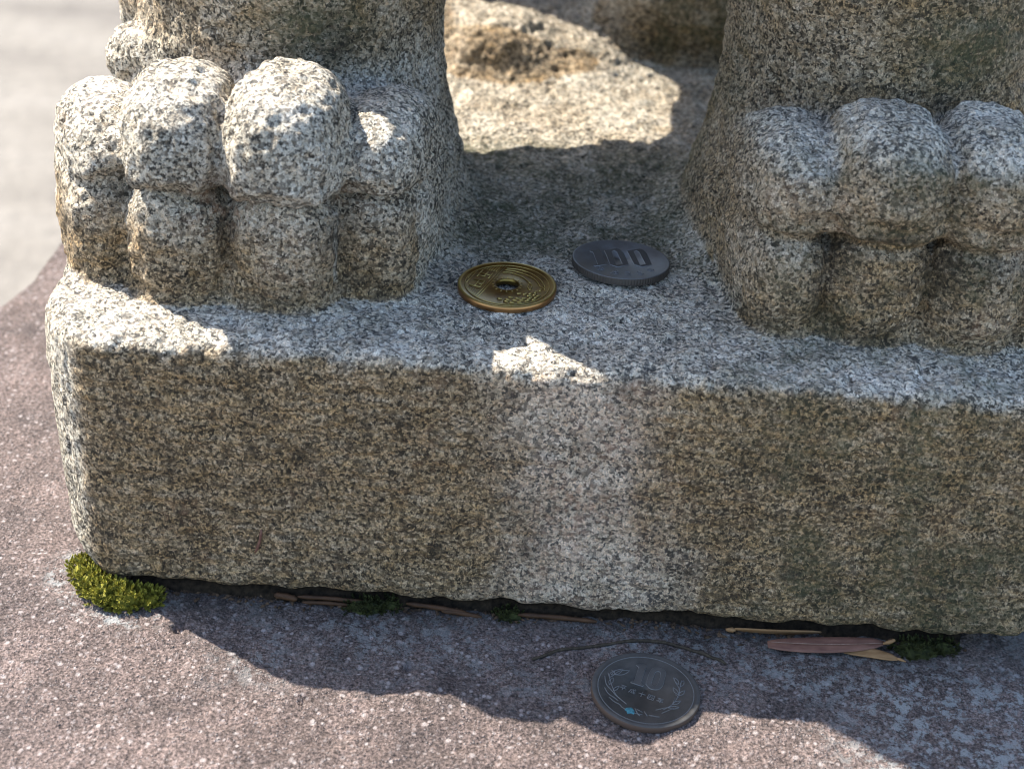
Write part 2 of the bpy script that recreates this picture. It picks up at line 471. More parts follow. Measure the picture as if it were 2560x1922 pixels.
def subdivide(V, Q):
    e = np.stack([Q, np.roll(Q, -1, 1)], -1).reshape(-1, 2)
    e.sort(axis=1)
    key = e[:, 0] * len(V) + e[:, 1]
    uk, inv = np.unique(key, return_inverse=True)
    em = (V[uk // len(V)] + V[uk % len(V)]) / 2
    fc = V[Q].mean(1)
    ne = len(V) + inv.reshape(-1, 4); nf = len(V) + len(uk) + np.arange(len(Q))
    out = []
    for i in range(4):
        out.append(np.stack([Q[:, i], ne[:, i], nf, ne[:, i - 1]], 1))
    return np.concatenate([V, em, fc]), np.concatenate(out)

def gradient(fn, V, e=0.25):
    k = np.array([(1, -1, -1), (-1, -1, 1), (-1, 1, -1), (1, 1, 1)], dtype=np.float32)
    g = np.zeros_like(V)
    for q in k: g += q * fn(V + q * e)[:, None]
    g /= 4 * e
    return g

def project(fn, V, it=2):
    for _ in range(it):
        f = fn(V); g = gradient(fn, V)
        V = V - g * (np.clip(f, -1.5, 1.5) / np.maximum((g * g).sum(1), 0.2))[:, None]
    return V, g / np.linalg.norm(g, axis=1)[:, None]

def build_statue():
    root = empty('guardian_lion_statue')
    tag(root, 'weathered speckled granite guardian lion statue, clawed forepaws on a thick rectangular block', 'statue')
    V, Q = surface_nets(statue_field, (-118, -6, -2), (148, 232, 142), 1.4)
    # refine what faces the front and the top, project on the carved shape
    V, Q = subdivide(V, Q)
    V, Nn = project(statue_field, V.astype(np.float32), 2)
    # chisel work and weathering
    d = 0.8 * fbm(V, 16, 3, 2) + 0.75 * fbm(V, 4.2, 9, 2) + 0.46 * vnoise(V, 1.7, 21)
    pit = vnoise(V, 2.6, 33); d = d - 0.9 * sstep(0.5, 0.95, pit)
    onface = sstep(4, 0.8, V[:, 1]) * sstep(62.8, 59.6, V[:, 2] + 1.5 * vnoise(V, 6, 44) + 0.9 * vnoise(V, 2, 45))
    cham = sstep(0.80, 0.92, Nn[:, 0] * -0.765 + Nn[:, 1] * -0.644) * (V[:, 2] < 61)
    d = d * (1 - 0.5 * np.maximum(onface, 1.1 * cham))
    d = d + onface * 0.34 * vnoise(V, 1.3, 47, (9, 9, 1))
    _, parts, pieces = statue_field(V, True)
    V = V + Nn * d[:, None]
    x, y, z = V[:, 0], V[:, 1], V[:, 2]
    # stain masks with shapes of their own
    big = fbm(V, 30, 50, 3); mid = fbm(V, 9, 60, 3)
    clean = 1.15 * sstep(1.35, 0.35, np.abs(x - 21 - 0.10 * (30 - z)) / (18 + 0.09 * (62 - z)) + 0.55 * mid + 0.35 * big)
    dirt = onface * np.clip(1.0 + 0.25 * big - clean * (0.9 + 0.4 * mid), 0.08, 1)
    claw_zone = sstep(88, 74, z) * (Nn[:, 1] < -0.35) * sstep(62, 64, z)
    dirt = np.maximum(dirt, claw_zone * np.clip(0.85 + 0.5 * mid, 0, 1))
    legup = sstep(100, 108, z) * sstep(120, 80, y) * sstep(48, 56, y)
    dirt = np.maximum(dirt, legup * np.clip(0.62 + 0.7 * mid, 0, 1))
    rightleg = sstep(34, 44, x) * sstep(64, 70, z)
    dirt = np.maximum(dirt, rightleg * np.clip(0.75 + 0.5 * big, 0, 1) * sstep(0.75, 0.35, Nn[:, 2]))
    dirt = np.maximum(dirt, sstep(150, 165, y) * sstep(64, 72, z) * 0.2)
    dirt = np.maximum(dirt, sstep(105, 125, y) * sstep(66, 62, z) * np.clip(0.12 + 0.4 * mid, 0, 0.4))
    alg_or_shade = sstep(40, 66, y) * sstep(135, 112, y) * sstep(70, 62.5, z) * np.clip(0.85 + 0.9 * mid, 0, 1)
    alg_or_shade = np.maximum(alg_or_shade, rightleg * sstep(66, 90, y) * np.clip(0.5 + 0.9 * mid, 0, 1) * 0.8)
    alg_or_shade = np.maximum(alg_or_shade, np.exp(-((x - 98) / 16) ** 2 - ((z - 118) / 10) ** 2) * sstep(40, 52, y) * np.clip(0.8 + 0.6 * mid, 0, 1))
    alg_or_shade = np.maximum(alg_or_shade, np.exp(-((x + 46) / 12) ** 2 - ((z - 112) / 9) ** 2) * sstep(44, 56, y) * np.clip(0.8 + 0.6 * mid, 0, 1))
    alg_or_shade = np.maximum(alg_or_shade, sstep(36, 70, x) * onface * np.clip(0.35 + 0.9 * mid, 0, 0.8))
    alg_or_shade = np.maximum(alg_or_shade, sstep(36, 56, x) * sstep(34, 20, y) * sstep(61, 62.5, z) * np.clip(0.15 + 0.9 * mid, 0, 0.8))
    rust = np.clip(fbm(V, 12, 80, 3) * 2.2 - 0.5, 0, 1) * (0.55 * onface + 0.6 * sstep(64, 68, z) * sstep(112, 90, z) * (Nn[:, 1] < -0.3) + 0.2 * (y > 160))
    rust = np.maximum(rust, onface * np.exp(-((x - 22) / 20) ** 2) * np.clip(0.35 + 0.9 * fbm(V, 7, 85, 3), 0, 0.8))
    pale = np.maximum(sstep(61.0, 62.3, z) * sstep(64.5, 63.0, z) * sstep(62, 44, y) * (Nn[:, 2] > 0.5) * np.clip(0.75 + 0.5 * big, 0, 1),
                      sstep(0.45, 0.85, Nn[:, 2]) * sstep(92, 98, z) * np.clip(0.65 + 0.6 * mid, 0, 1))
    pink = onface * (clean > 0.15)
    pale = np.maximum(pale, onface * np.clip(clean, 0, 1) * np.clip(0.7 + 0.7 * mid, 0, 1))
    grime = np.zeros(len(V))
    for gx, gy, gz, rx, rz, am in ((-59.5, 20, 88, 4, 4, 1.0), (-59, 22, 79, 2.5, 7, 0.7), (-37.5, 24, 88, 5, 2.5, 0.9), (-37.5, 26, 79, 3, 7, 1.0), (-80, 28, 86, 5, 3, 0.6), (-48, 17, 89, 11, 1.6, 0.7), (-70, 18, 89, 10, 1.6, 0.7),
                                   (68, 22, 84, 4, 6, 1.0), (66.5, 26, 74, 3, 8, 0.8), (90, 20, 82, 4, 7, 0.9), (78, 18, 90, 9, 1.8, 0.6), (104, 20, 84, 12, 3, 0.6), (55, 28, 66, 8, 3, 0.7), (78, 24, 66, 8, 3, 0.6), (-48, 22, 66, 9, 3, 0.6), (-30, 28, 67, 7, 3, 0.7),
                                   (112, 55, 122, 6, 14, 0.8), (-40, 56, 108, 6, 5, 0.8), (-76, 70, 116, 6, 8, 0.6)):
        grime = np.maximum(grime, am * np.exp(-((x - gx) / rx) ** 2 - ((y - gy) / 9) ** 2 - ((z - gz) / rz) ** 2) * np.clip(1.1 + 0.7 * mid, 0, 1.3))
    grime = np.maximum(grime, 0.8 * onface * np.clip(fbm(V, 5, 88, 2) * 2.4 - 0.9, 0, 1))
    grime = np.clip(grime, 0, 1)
    rust = np.maximum(rust, np.clip(1.2 * np.exp(-((x + 59) / 6) ** 2 - ((z - 86) / 6) ** 2) * (y < 40) + 0.9 * np.exp(-((x + 34) / 5) ** 2 - ((z - 87) / 3) ** 2) * (y < 45) + 0.8 * np.exp(-((x - 118) / 6) ** 2 - ((z - 118) / 14) ** 2), 0, 1) * (z > 63))
    attrs = dict(dirt=dirt, algae_or_shade=alg_or_shade, rust=rust, pale=pale, pink=pink, grime=grime)
    # region of every face
    pv = np.stack(parts, 1)
    for s in (0, 1): pv[:, 1 + s] = np.minimum(pv[:, 1 + s], pv[:, 0] + 3.0)
    reg = np.argmin(pv, 1)
    reg = np.where((pv[:, 0] < 0.8) & (V[:, 2] < 64.2), 0, reg)
    for s in (0, 1):
        al = np.stack(pieces[s], 1); best = np.argmin(al, 1); bv = al[np.arange(len(al)), best]
        m = (bv < pv[:, 1 + s] + 0.2) & (bv < 2.0) & (reg == 1 + s) | ((bv < 0.6) & (V[:, 2] > 63.4))
        reg = np.where(m, 10 + s * 8 + best, reg)
    fr = reg[Q[:, 0]]
    def piece(code, name, parent):
        F = Q[fr == code]
        if not len(F): return None
        u, inv = np.unique(F, return_inverse=True)
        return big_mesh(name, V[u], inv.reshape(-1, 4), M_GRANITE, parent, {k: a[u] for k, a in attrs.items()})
    piece(0, 'base_block', root)
    for s in (0, 1):
        leg = piece(1 + s, 'foreleg', root)
        for i in range(4): piece(10 + s * 8 + i, 'toe', leg)
        for i in range(4): piece(10 + s * 8 + 4 + i, 'claw', leg)
    piece(3, 'hind_leg', root); piece(4, 'hind_leg', root); piece(5, 'chest', root)
    # the rest of the statue above and behind the finely carved part
    V2, Q2 = surface_nets(statue_field, (-125, -12, -4), (155, 345, 420), 4.5)
    c = V2[Q2].mean(1)
    keep = ~((c[:, 2] < 138) & (c[:, 1] < 228))
    Q2 = Q2[keep]; u, inv = np.unique(Q2, return_inverse=True)
    V2 = V2[u].astype(np.float32)
    V2, N2 = project(statue_field, V2, 1)
    V2 = V2 + N2 * (1.2 * fbm(V2, 14, 90, 2))[:, None]
    b = fbm(V2, 25, 95, 3)
    big_mesh('body', V2, inv.reshape(-1, 4), M_GRANITE, root,
             dict(dirt=np.clip(0.5 + 0.5 * b, 0, 1), algae_or_shade=np.clip(0.2 + 0.5 * b, 0, 1), rust=np.zeros(len(V2)), pale=np.zeros(len(V2)), pink=np.zeros(len(V2)), grime=np.zeros(len(V2))))
    return root
build_statue()

# ------------------------------------------------------------------ pedestal
PITS = [(-15.0, -19.5, 1.1, 2.0), (-66.0, -11.5, 1.3, 2.2), (-36.0, -31.5, 0.9, 1.5), (13.5, -28.0, 0.8, 1.2)]
def plinth_h(P):
    z = 0.9 * fbm(P, 45, 140, 2) + 0.45 * fbm(P, 9, 150, 2) + 0.38 * vnoise(P, 2.6, 160) + 0.22 * vnoise(P, 1.4, 161)
    x, y = P[:, 0], P[:, 1]
    under = sstep(8, 16, y) * sstep(-100, -90, x) * sstep(130, 120, x)
    z = z * (1 - under) - 0.9 * under - 0.5
    for px, py, r, dp in PITS:
        z = z - dp * np.exp(-(((x - px) ** 2 + (y - py) ** 2) / (r * r)))
    return z.astype(np.float32)

def coin_rest(x, y, r):
    a = np.linspace(0, 2 * np.pi, 24, endpoint=False)
    P = np.concatenate([np.stack([x + q * r * np.cos(a), y + q * r * np.sin(a), 0 * a], 1) for q in (0.3, 0.6, 0.9)]).astype(np.float32)
    return float(np.max(plinth_h(P)))

def build_pedestal():
    def axis(segs):
        out = [segs[0][0]]
        for a, b, h in segs:
            n = max(1, int(round((b - a) / h))); out += list(np.linspace(a, b, n + 1)[1:])
        return np.array(out)
    X = axis([(-205, -135, 3.0), (-135, 150, 0.75), (150, 230, 3.5)])
    Y = axis([(-260, -85, 3.5), (-85, 16, 0.75), (16, 380, 3.0)])
    gx, gy = np.meshgrid(X, Y, indexing='ij')
    # the slab stands a little turned under the block: shear the left and right edges
    gx2 = gx + (gy - 130) * 0.23 * sstep(-140, -205, gx) + (gy - 130) * 0.10 * sstep(150, 230, gx)
    gx2 = np.where(gx < -135, gx2 + 52 * sstep(-135, -205, gx), gx2)
    P = np.stack([gx2.ravel(), gy.ravel(), 0 * gx.ravel()], 1).astype(np.float32)
    z = plinth_h(P)
    # worn round edges
    ed = np.minimum.reduce([gx - X[0], X[-1] - gx, gy - Y[0], Y[-1] - gy]).ravel()
    z = z - 7.0 * sstep(9, 0, ed) ** 1.5
    P[:, 2] = z
    nx, ny = len(X), len(Y)
    ii, jj = np.meshgrid(np.arange(nx - 1), np.arange(ny - 1), indexing='ij')
    a = (ii * ny + jj).ravel()
    Q = np.stack([a, a + ny, a + ny + 1, a + 1], 1)
    # skirt down to the shaft and the ground
    loop = [i * ny for i in range(nx)] + [(nx - 1) * ny + j for j in range(1, ny)] + \
           [i * ny + ny - 1 for i in range(nx - 2, -1, -1)] + [j for j in range(ny - 2, 0, -1)]
    loop = np.array(loop)
    cx, cy = 15.0, 60.0
    rings = [(-30, 1.0), (-88, 1.0), (-94, 0.985), (-96, 0.90), (-110, 0.88), (-470, 0.86), (-480, 1.06), (-553, 1.08)]
    Vs = [P]; Qs = [Q]; prev = loop; base = len(P)
    for zz, s in rings:
        q = P[loop].copy(); q[:, 0] = cx + (q[:, 0] - cx) * s; q[:, 1] = cy + (q[:, 1] - cy) * s
        q[:, 2] = zz
        q[:, :2] += 0.8 * np.stack([vnoise(q, 8, 5), vnoise(q, 8, 6)], 1)
        cur = base + np.arange(len(loop)); base += len(loop)
        Qs.append(np.stack([prev, cur, np.roll(cur, -1), np.roll(prev, -1)], 1)); Vs.append(q); prev = cur
    V = np.concatenate(Vs); Q = np.concatenate(Qs)
    # orient outward (top faces up)
    x, y = V[:, 0], V[:, 1]
    n1 = fbm(V, 22, 170, 3)
    lich = sstep(62, 92, x) * sstep(0, -14, y) * np.clip(1.1 + 0.5 * n1, 0, 1)
    lich = np.maximum(lich, np.clip(0.45 + 0.8 * n1, 0, 0.8) * sstep(-70, -40, x) * sstep(-36, -14, y))
    lich = np.maximum(lich, 0.8 * np.exp(-(((x + 76) / 5) ** 2 + ((y + 10.5) / 3.0) ** 2)))
    lich = np.maximum(lich, 0.9 * np.exp(-((x + 26) / 14) ** 2 - ((y + 6.5) / 2.5) ** 2))
    dm = np.min([np.hypot(x - a, y - b) for a, b in ((-91, 5), (-87.5, 0.2), (-83.5, -3.2), (-79, -4.2), (-75, -3.2))], 0)
    lich = np.maximum(lich, 1.0 * np.exp(-((dm - 6.0) / 2.2) ** 2) * np.clip(0.9 + 0.7 * fbm(V, 6, 175, 2), 0, 1))
    alg_or_shade = sstep(11, 1, -y) * sstep(-88, -76, x) * sstep(140, 128, x) * np.clip(0.75 + 0.6 * n1, 0, 1) * (y < 4)  # algae along the block foot, deepened to paint in its shade
    alg_or_shade = np.maximum(alg_or_shade, sstep(16, 45, x) * sstep(-20, -6, y) * 0.6 * np.clip(0.7 + 0.6 * n1, 0, 1))  # carried out to the bronze coin: shade painted together with the algae
    o = big_mesh('stone_pedestal', V, Q, M_PLINTH, None, dict(lichen=lich, algae_or_shade=alg_or_shade))
    tag(o, 'purple-brown speckled stone pedestal under the granite statue block', 'pedestal')
    bm = bmesh.new(); bm.from_mesh(o.data); bmesh.ops.recalc_face_normals(bm, faces=bm.faces); bm.to_mesh(o.data); bm.free()
    return o
build_pedestal()

# ground far below
gv = []; gf = []
rs = [0.4, 1, 2, 4, 8, 16, 40, 120, 400]
nseg = 48
gv.append((0, 0, -550.0))
for r in rs:
    for k in range(nseg):
        a = 2 * math.pi * k / nseg
        gv.append((1000 * r * math.cos(a), 1000 * r * math.sin(a), -550.0 + 3 * math.sin(3 * a + r)))
for k in range(nseg): gf.append((0, 1 + k, 1 + (k + 1) % nseg))
for i in range(len(rs) - 1):
    for k in range(nseg):
        a = 1 + i * nseg + k; b = 1 + i * nseg + (k + 1) % nseg
        gf.append((a, a + nseg, b + nseg, b))
tag(mesh_obj('ground', gv, gf, M_SAND), kind='structure')

# ------------------------------------------------------------------ coins
def lathe(profile, n, reed=None):
    """closed revolved profile [(r, z)], optional reeding of the points flagged in reed"""
    V = []; F = []
    m = len(profile)
    for k in range(n):
        a = 2 * math.pi * k / n
        for i, (r, z) in enumerate(profile):
            rr = r - (0.10 if (reed and i in reed and k % 2) else 0.0)
            V.append((rr * math.cos(a), rr * math.sin(a), z))
    for k in range(n):
        for i in range(m):
            a = k * m + i; b = k * m + (i + 1) % m
            c = ((k + 1) % n) * m + (i + 1) % m; d = ((k + 1) % n) * m + i
            F.append((a, b, c, d)[::-1])
    return V, F

def ridge(lines, w, h, z0):
    """raised round-topped strokes along polylines, as one piece of relief"""
    V = []; F = []; worn = []
    prof = [(-1, -0.3), (-0.62, 0.72), (0.0, 1.0), (0.62, 0.72), (1, -0.3)]
    for ln in lines:
        pts = [Vector((p[0], p[1], 0)) for p in ln]
        n = len(pts); st = len(V)
        for i, p in enumerate(pts):
            a = pts[max(i - 1, 0)]; b = pts[min(i + 1, n - 1)]
            t = (b - a).normalized() if (b - a).length > 1e-6 else Vector((1, 0, 0))
            s = Vector((-t.y, t.x, 0))
            ends = 0.75 if i in (0, n - 1) else 1.0
            for q, hz in prof:
                v = p + s * (q * w * 0.5 * ends)
                V.append((v.x, v.y, z0 + hz * h * ends)); worn.append(1.0 if hz > 0.9 else 0.55 if hz > 0 else 0.0)
        for i in range(n - 1):
            for j in range(4):
                a = st + i * 5 + j
                F.append((a, a + 5, a + 6, a + 1)[::-1])
        F.append(tuple(st + j for j in range(5))[::-1]); F.append(tuple(st + (n - 1) * 5 + j for j in range(5)))
    return V, F, worn

def smooth_line(pts, n=4):
    """Catmull-Rom through the points"""
    P = [Vector((p[0], p[1], 0)) for p in pts]
    if len(P) < 3: return [(p.x, p.y) for p in P]
    out = []
    for i in range(len(P) - 1):
        p0 = P[max(i - 1, 0)]; p1 = P[i]; p2 = P[i + 1]; p3 = P[min(i + 2, len(P) - 1)]
        for k in range(n):
            t = k / n
            q = 0.5 * ((2 * p1) + (p2 - p0) * t + (2 * p0 - 5 * p1 + 4 * p2 - p3) * t * t + (3 * p1 - p0 - 3 * p2 + p3) * t ** 3)
            out.append((q.x, q.y))
    out.append((P[-1].x, P[-1].y))
    return out

def plateau(outlines, h, z0, bev, mat, name, parent):
    """flat-topped raised figure with bevelled flanks, holes allowed"""
    cu = bpy.data.curves.new(name, 'CURVE'); cu.dimensions = '2D'; cu.fill_mode = 'BOTH'
    for ol in outlines:
        sp = cu.splines.new('POLY'); sp.points.add(len(ol) - 1); sp.use_cyclic_u = True
        for p, q in zip(sp.points, ol): p.co = (q[0] * MM, q[1] * MM, 0, 1)
    cu.extrude = h * 0.5 * MM; cu.bevel_depth = bev * MM; cu.bevel_resolution = 1; cu.offset = -bev * MM
    tmp = bpy.data.objects.new(name + '_tmp', cu); col.objects.link(tmp)
    dg = bpy.context.evaluated_depsgraph_get()
    me = bpy.data.meshes.new_from_object(tmp.evaluated_get(dg)); me.name = name
    bpy.data.objects.remove(tmp); bpy.data.curves.remove(cu)
    me.materials.clear(); me.materials.append(mat)
    me.transform(Matrix.Translation((0, 0, z0 * MM)))
    at = me.attributes.new('worn', 'FLOAT', 'POINT')
    at.data.foreach_set('value', np.array([(0.18 if mat is M_BRONZE else 0.0) if v.co.z > (z0 + h * 0.5 + bev * 0.9) * MM else 0.9 for v in me.vertices], dtype=np.float32))
    o = bpy.data.objects.new(name, me); col.objects.link(o); o.parent = parent
    return o

# stroke glyphs on a unit square (x right, y up)
GLYPH = {
 'go': [[(0.1, 0.95), (0.9, 0.95)], [(0.5, 0.95), (0.38, 0.05)], [(0.15, 0.55), (0.78, 0.55), (0.74, 0.05)], [(0.02, 0.04), (0.98, 0.04)]],
 'en': [[(0.1, 0.0), (0.1, 0.92), (0.9, 0.92), (0.9, 0.05), (0.75, 0.02)], [(0.5, 0.92), (0.5, 0.5)], [(0.1, 0.48), (0.9, 0.48)]],
 'hei': [[(0.12, 0.92), (0.88, 0.92)], [(0.25, 0.78), (0.36, 0.55)], [(0.75, 0.78), (0.64, 0.55)], [(0.0, 0.44), (1.0, 0.44)], [(0.5, 0.92), (0.5, 0.0)]],
 'sei': [[(0.12, 0.72), (0.92, 0.72)], [(0.14, 0.72), (0.12, 0.3), (0.02, 0.02)], [(0.14, 0.45), (0.42, 0.45), (0.4, 0.15), (0.28, 0.12)], [(0.52, 1.0), (0.6, 0.45), (0.8, 0.08), (0.97, 0.2)], [(0.86, 0.5), (0.5, 0.05)], [(0.74, 0.98), (0.86, 0.86)]],
 'juu': [[(0.0, 0.55), (1.0, 0.55)], [(0.5, 1.0), (0.5, 0.0)]],
 'shi': [[(0.06, 0.05), (0.06, 0.88), (0.94, 0.88), (0.94, 0.05)], [(0.06, 0.08), (0.94, 0.08)], [(0.38, 0.86), (0.34, 0.5), (0.2, 0.32)], [(0.62, 0.86), (0.62, 0.42), (0.82, 0.4)]],
 'nen': [[(0.3, 1.0), (0.08, 0.66)], [(0.22, 0.82), (0.9, 0.82)], [(0.26, 0.56), (0.84, 0.56)], [(0.26, 0.56), (0.26, 0.28)], [(0.0, 0.28), (1.0, 0.28)], [(0.57, 0.82), (0.57, 0.0)]],
 'two': [[(0.15, 0.75), (0.3, 0.97), (0.65, 0.97), (0.82, 0.75), (0.7, 0.5), (0.15, 0.04), (0.88, 0.04)]],
 'zero': [[(0.5, 0.98), (0.22, 0.85), (0.15, 0.5), (0.22, 0.15), (0.5, 0.02), (0.78, 0.15), (0.85, 0.5), (0.78, 0.85), (0.5, 0.98)]],
}
def place(strokes, cx, cy, w, h, ang):
    cs, sn = math.cos(ang), math.sin(ang)
    out = []
    for s in strokes:
        q = []
        for x, y in s:
            a, b = (x - 0.5) * w, (y - 0.5) * h
            q.append((cx + a * cs - b * sn, cy + a * sn + b * cs))
        out.append(q)
    return out

def relief(name, lines, w, h, z0, mat, parent):
    V, F, wo = ridge(lines, w, h, z0)
    return mesh_obj(name, V, F, mat, parent, True, dict(worn=wo))

def coin_body(name, radius, thick, mat, parent, hole=0.0, reed=False, rimw=0.9, rimworn=0.75):
    t = thick; r = radius; rec = 0.16
    top = [(max(hole, 0.001), t - rec if not hole else t - rec), ]
    if hole: top = [(hole, t - 0.12), (hole + 0.25, t - 0.06), (hole + 0.55, t - rec)]
    prof = top + [(r - rimw - 0.25, t - rec), (r - rimw, t - 0.02), (r - rimw * 0.55, t + 0.03), (r - 0.16, t), (r - 0.02, t - 0.12),
                  (r, t * 0.5), (r - 0.02, 0.12), (r - 0.16, 0.0), (r - rimw, 0.0), (r - rimw - 0.2, rec)]
    if hole: prof += [(hole + 0.4, rec), (hole, 0.1)]
    else: prof += [(0.001, rec)]
    n = 206 if reed else 160
    ie = [i for i, (a, b) in enumerate(prof) if a > r - 0.1]
    V, F = lathe(prof, n, ie if reed else None)
    worn = []; edge = []
    for k in range(n):
        for i, (a, b) in enumerate(prof):
            worn.append(rimworn if (b > t - 0.1 and r - rimw * 0.7 <= a <= r - 0.1) else 0.0)
            edge.append(1.0 if a > r - 0.1 else 0.0)
    o = mesh_obj(name, V, F, mat, parent, not reed, dict(worn=worn, edge=edge))
    if reed:
        sm = np.zeros(len(o.data.polygons), dtype=bool)
        m = len(prof)
        for k in range(n):
            for i in range(m):
                if i not in ie and (i + 1) % m not in ie: sm[k * m + i] = True
        o.data.polygons.foreach_set('use_smooth', sm)
    return o

# --- five yen
c = empty('five_yen_coin', (0.0, 35.2 * MM, 62.8 * MM)); c.rotation_euler = (R(0.6), R(-0.8), 0)
tag(c, 'brass holed coin with rice-ear relief lying between the forepaws', 'coin')
coin_body('coin_disc', 11.0, 1.5, M_BRASS, c, hole=2.55)
z0 = 1.34
relief('inner_ring', [[(9.35 * math.cos(a), 9.35 * math.sin(a)) for a in np.linspace(0, 2 * math.pi, 90)]], 0.22, 0.10, z0, M_BRASS, c)
for s in ([(-0.6, 7.9), (2.1, 7.7), (4.5, 6.5), (6.2, 4.8), (7.5, 2.7), (8.4, -0.1)], [(-0.9, 7.0), (1.6, 6.7), (3.9, 5.4), (5.7, 3.7), (6.7, 1.8), (7.2, 0.2)],
          [(-1.3, 5.8), (0.5, 5.9), (2.2, 4.9), (3.7, 3.4), (5.0, 1.3)], [(5.0, 1.3), (5.5, 0.1), (5.1, -1.9), (4.6, -0.7), (4.8, 0.6)], [(7.2, 0.2), (8.2, -0.9), (8.3, -1.4)]):
    relief('rice_stalk', [smooth_line(s)], 0.30, 0.16, z0, M_BRASS, c)
grains = []
for row in ([(2.8, -3.9), (4.1, -4.0), (5.3, -3.6), (6.4, -2.8), (7.4, -1.8)], [(1.0, -5.9), (2.5, -6.2), (3.9, -6.0), (5.4, -5.5), (7.0, -4.5)],
            [(-1.4, -6.8), (0.0, -7.8), (1.3, -8.3), (3.0, -8.0), (4.6, -7.2), (6.1, -6.3)], [(0.3, -7.0), (1.9, -7.2), (3.4, -7.0), (5.0, -6.3), (6.5, -5.3)], [(5.0, -4.7), (6.2, -4.1)]):
    for gx, gy in row:
        a = math.atan2(gy, gx) + math.pi / 2 + random.uniform(-0.5, -0.1)
        grains.append([(gx + 0.55 * k * math.cos(a), gy + 0.55 * k * math.sin(a)) for k in (-1, -0.3, 0.3, 1)])
relief('rice_ear', grains, 0.62, 0.20, z0, M_BRASS, c)
UP = (0.940, -0.341); RT = (-0.341, -0.940)
def cf(a, b): return (a * RT[0] + b * UP[0], a * RT[1] + b * UP[1])
lines = []
for k in range(11):
    b = -3.55 - 0.55 * k
    half = math.sqrt(max(9.1 ** 2 - b * b, 0))
    inn = 4.7 if 2 <= k <= 8 else 0.0
    if inn:
        for s in (-1, 1):
            if half > inn + 0.3: lines.append([cf(s * inn, b), cf(s * half, b)])
    elif half > 0.5: lines.append([cf(-half, b), cf(half, b)])
relief('water_lines', lines, 0.20, 0.11, z0, M_BRASS, c)
for g_, a in (('go', -2.35), ('en', 2.35)):
    st = [[cf(a + (x - 0.5) * 3.7, -6.2 + (y - 0.5) * 2.9) for x, y in s] for s in GLYPH[g_]]
    relief('kanji', st, 0.42, 0.17, z0, M_BRASS, c)
gear = []
for k in range(16):
    a = 2 * math.pi * k / 16
    gear.append([(q * math.cos(a), q * math.sin(a)) for q in (2.9, 3.45)])
relief('gear_teeth', gear, 0.55, 0.10, z0, M_BRASS, c)

# --- hundred yen
c = empty('hundred_yen_coin', (25.6 * MM, 50.4 * MM, 63.3 * MM)); c.rotation_euler = (R(-2.6), R(0.6), 0)
tag(c, 'dark grey nickel coin with reeded edge and large numerals 100', 'coin')
coin_body('coin_disc', 11.3, 1.7, M_NICKEL, c, reed=True, rimw=0.55)
z0 = 1.54
one = [(-7.2, 3.5), (-5.3, 5.0), (-4.8, 4.8), (-3.7, -2.9), (-3.0, -2.9), (-3.1, -3.4), (-6.1, -5.2), (-6.5, -4.7), (-5.5, -3.9), (-6.5, 2.9), (-7.1, 2.9)]
plateau([one], 0.10, z0, 0.07, M_NICKELD, 'numeral', c)
plateau([[(-3.8, 4.5), (-0.9, 6.4), (0.0, 5.7), (0.8, 3.8), (1.7, -2.6), (-0.8, -4.6), (-2.6, -3.6)], [(-2.1, 4.2), (-1.5, 4.9), (-0.9, 4.1), (0.2, -2.6), (-1.2, -3.5)]], 0.10, z0, 0.07, M_NICKELD, 'numeral', c)
plateau([[(1.5, 5.3), (4.5, 7.2), (5.5, 6.6), (6.2, 4.6), (7.0, -1.4), (4.8, -3.4), (2.9, -2.4)], [(3.1, 5.3), (3.7, 6.0), (4.3, 5.2), (5.5, -1.6), (4.3, -2.5)]], 0.10, z0, 0.07, M_NICKELD, 'numeral', c)
for g_, (x, y), a in zip(('hei', 'sei', 'two', 'zero', 'nen'), ((-5.0, -6.3), (-1.6, -7.6), (1.3, -7.7), (4.0, -6.8), (6.5, -4.6)), (-0.62, -0.2, 0.15, 0.5, 0.9)):
    relief('kanji' if g_ not in ('two', 'zero') else 'year_numeral', place(GLYPH[g_], x, y, 1.75, 1.9, a), 0.30, 0.13, z0, M_NICKEL, c)

# --- ten yen
zr = coin_rest(35.0, -23.0, 11.5)
c = empty('ten_yen_coin', (35.0 * MM, -23.2 * MM, (zr - 0.35) * MM)); c.rotation_euler = (R(0.8), R(1.2), 0)
tag(c, 'blackened bronze coin with numeral 10 and wreath lying on the pedestal', 'coin')
coin_body('coin_disc', 11.5, 1.5, M_BRONZE, c, rimw=1.1, rimworn=0.15)
z0 = 1.34
relief('inner_ring', [[(10.1 * math.cos(a), 10.1 * math.sin(a)) for a in np.linspace(0, 2 * math.pi, 90)]], 0.24, 0.08, z0, M_BRONZE, c)
plateau([[(-1.9, 7.3), (-0.4, 7.9), (0.5, 7.5), (-1.0, 2.0), (-0.4, 1.2), (-0.7, 0.8), (-3.2, 1.7), (-3.1, 2.2), (-2.4, 2.3), (-1.3, 6.7)]], 0.10, z0, 0.08, M_BRONZE, 'numeral', c)
outer = smooth_line([(0.0, 1.6), (0.5, 3.8), (1.2, 6.0), (2.2, 7.1), (3.6, 7.0), (4.5, 5.9), (4.1, 3.6), (3.6, 1.5), (2.5, 0.2), (0.9, 0.3), (0.0, 1.6)], 3)[:-1]
inner = smooth_line([(1.2, 1.8), (1.7, 3.8), (2.3, 5.6), (3.1, 5.8), (3.3, 4.9), (2.9, 3.2), (2.4, 1.7), (1.7, 1.2), (1.2, 1.8)], 3)[:-1]
plateau([outer, inner], 0.10, z0, 0.08, M_BRONZE, 'numeral', c)
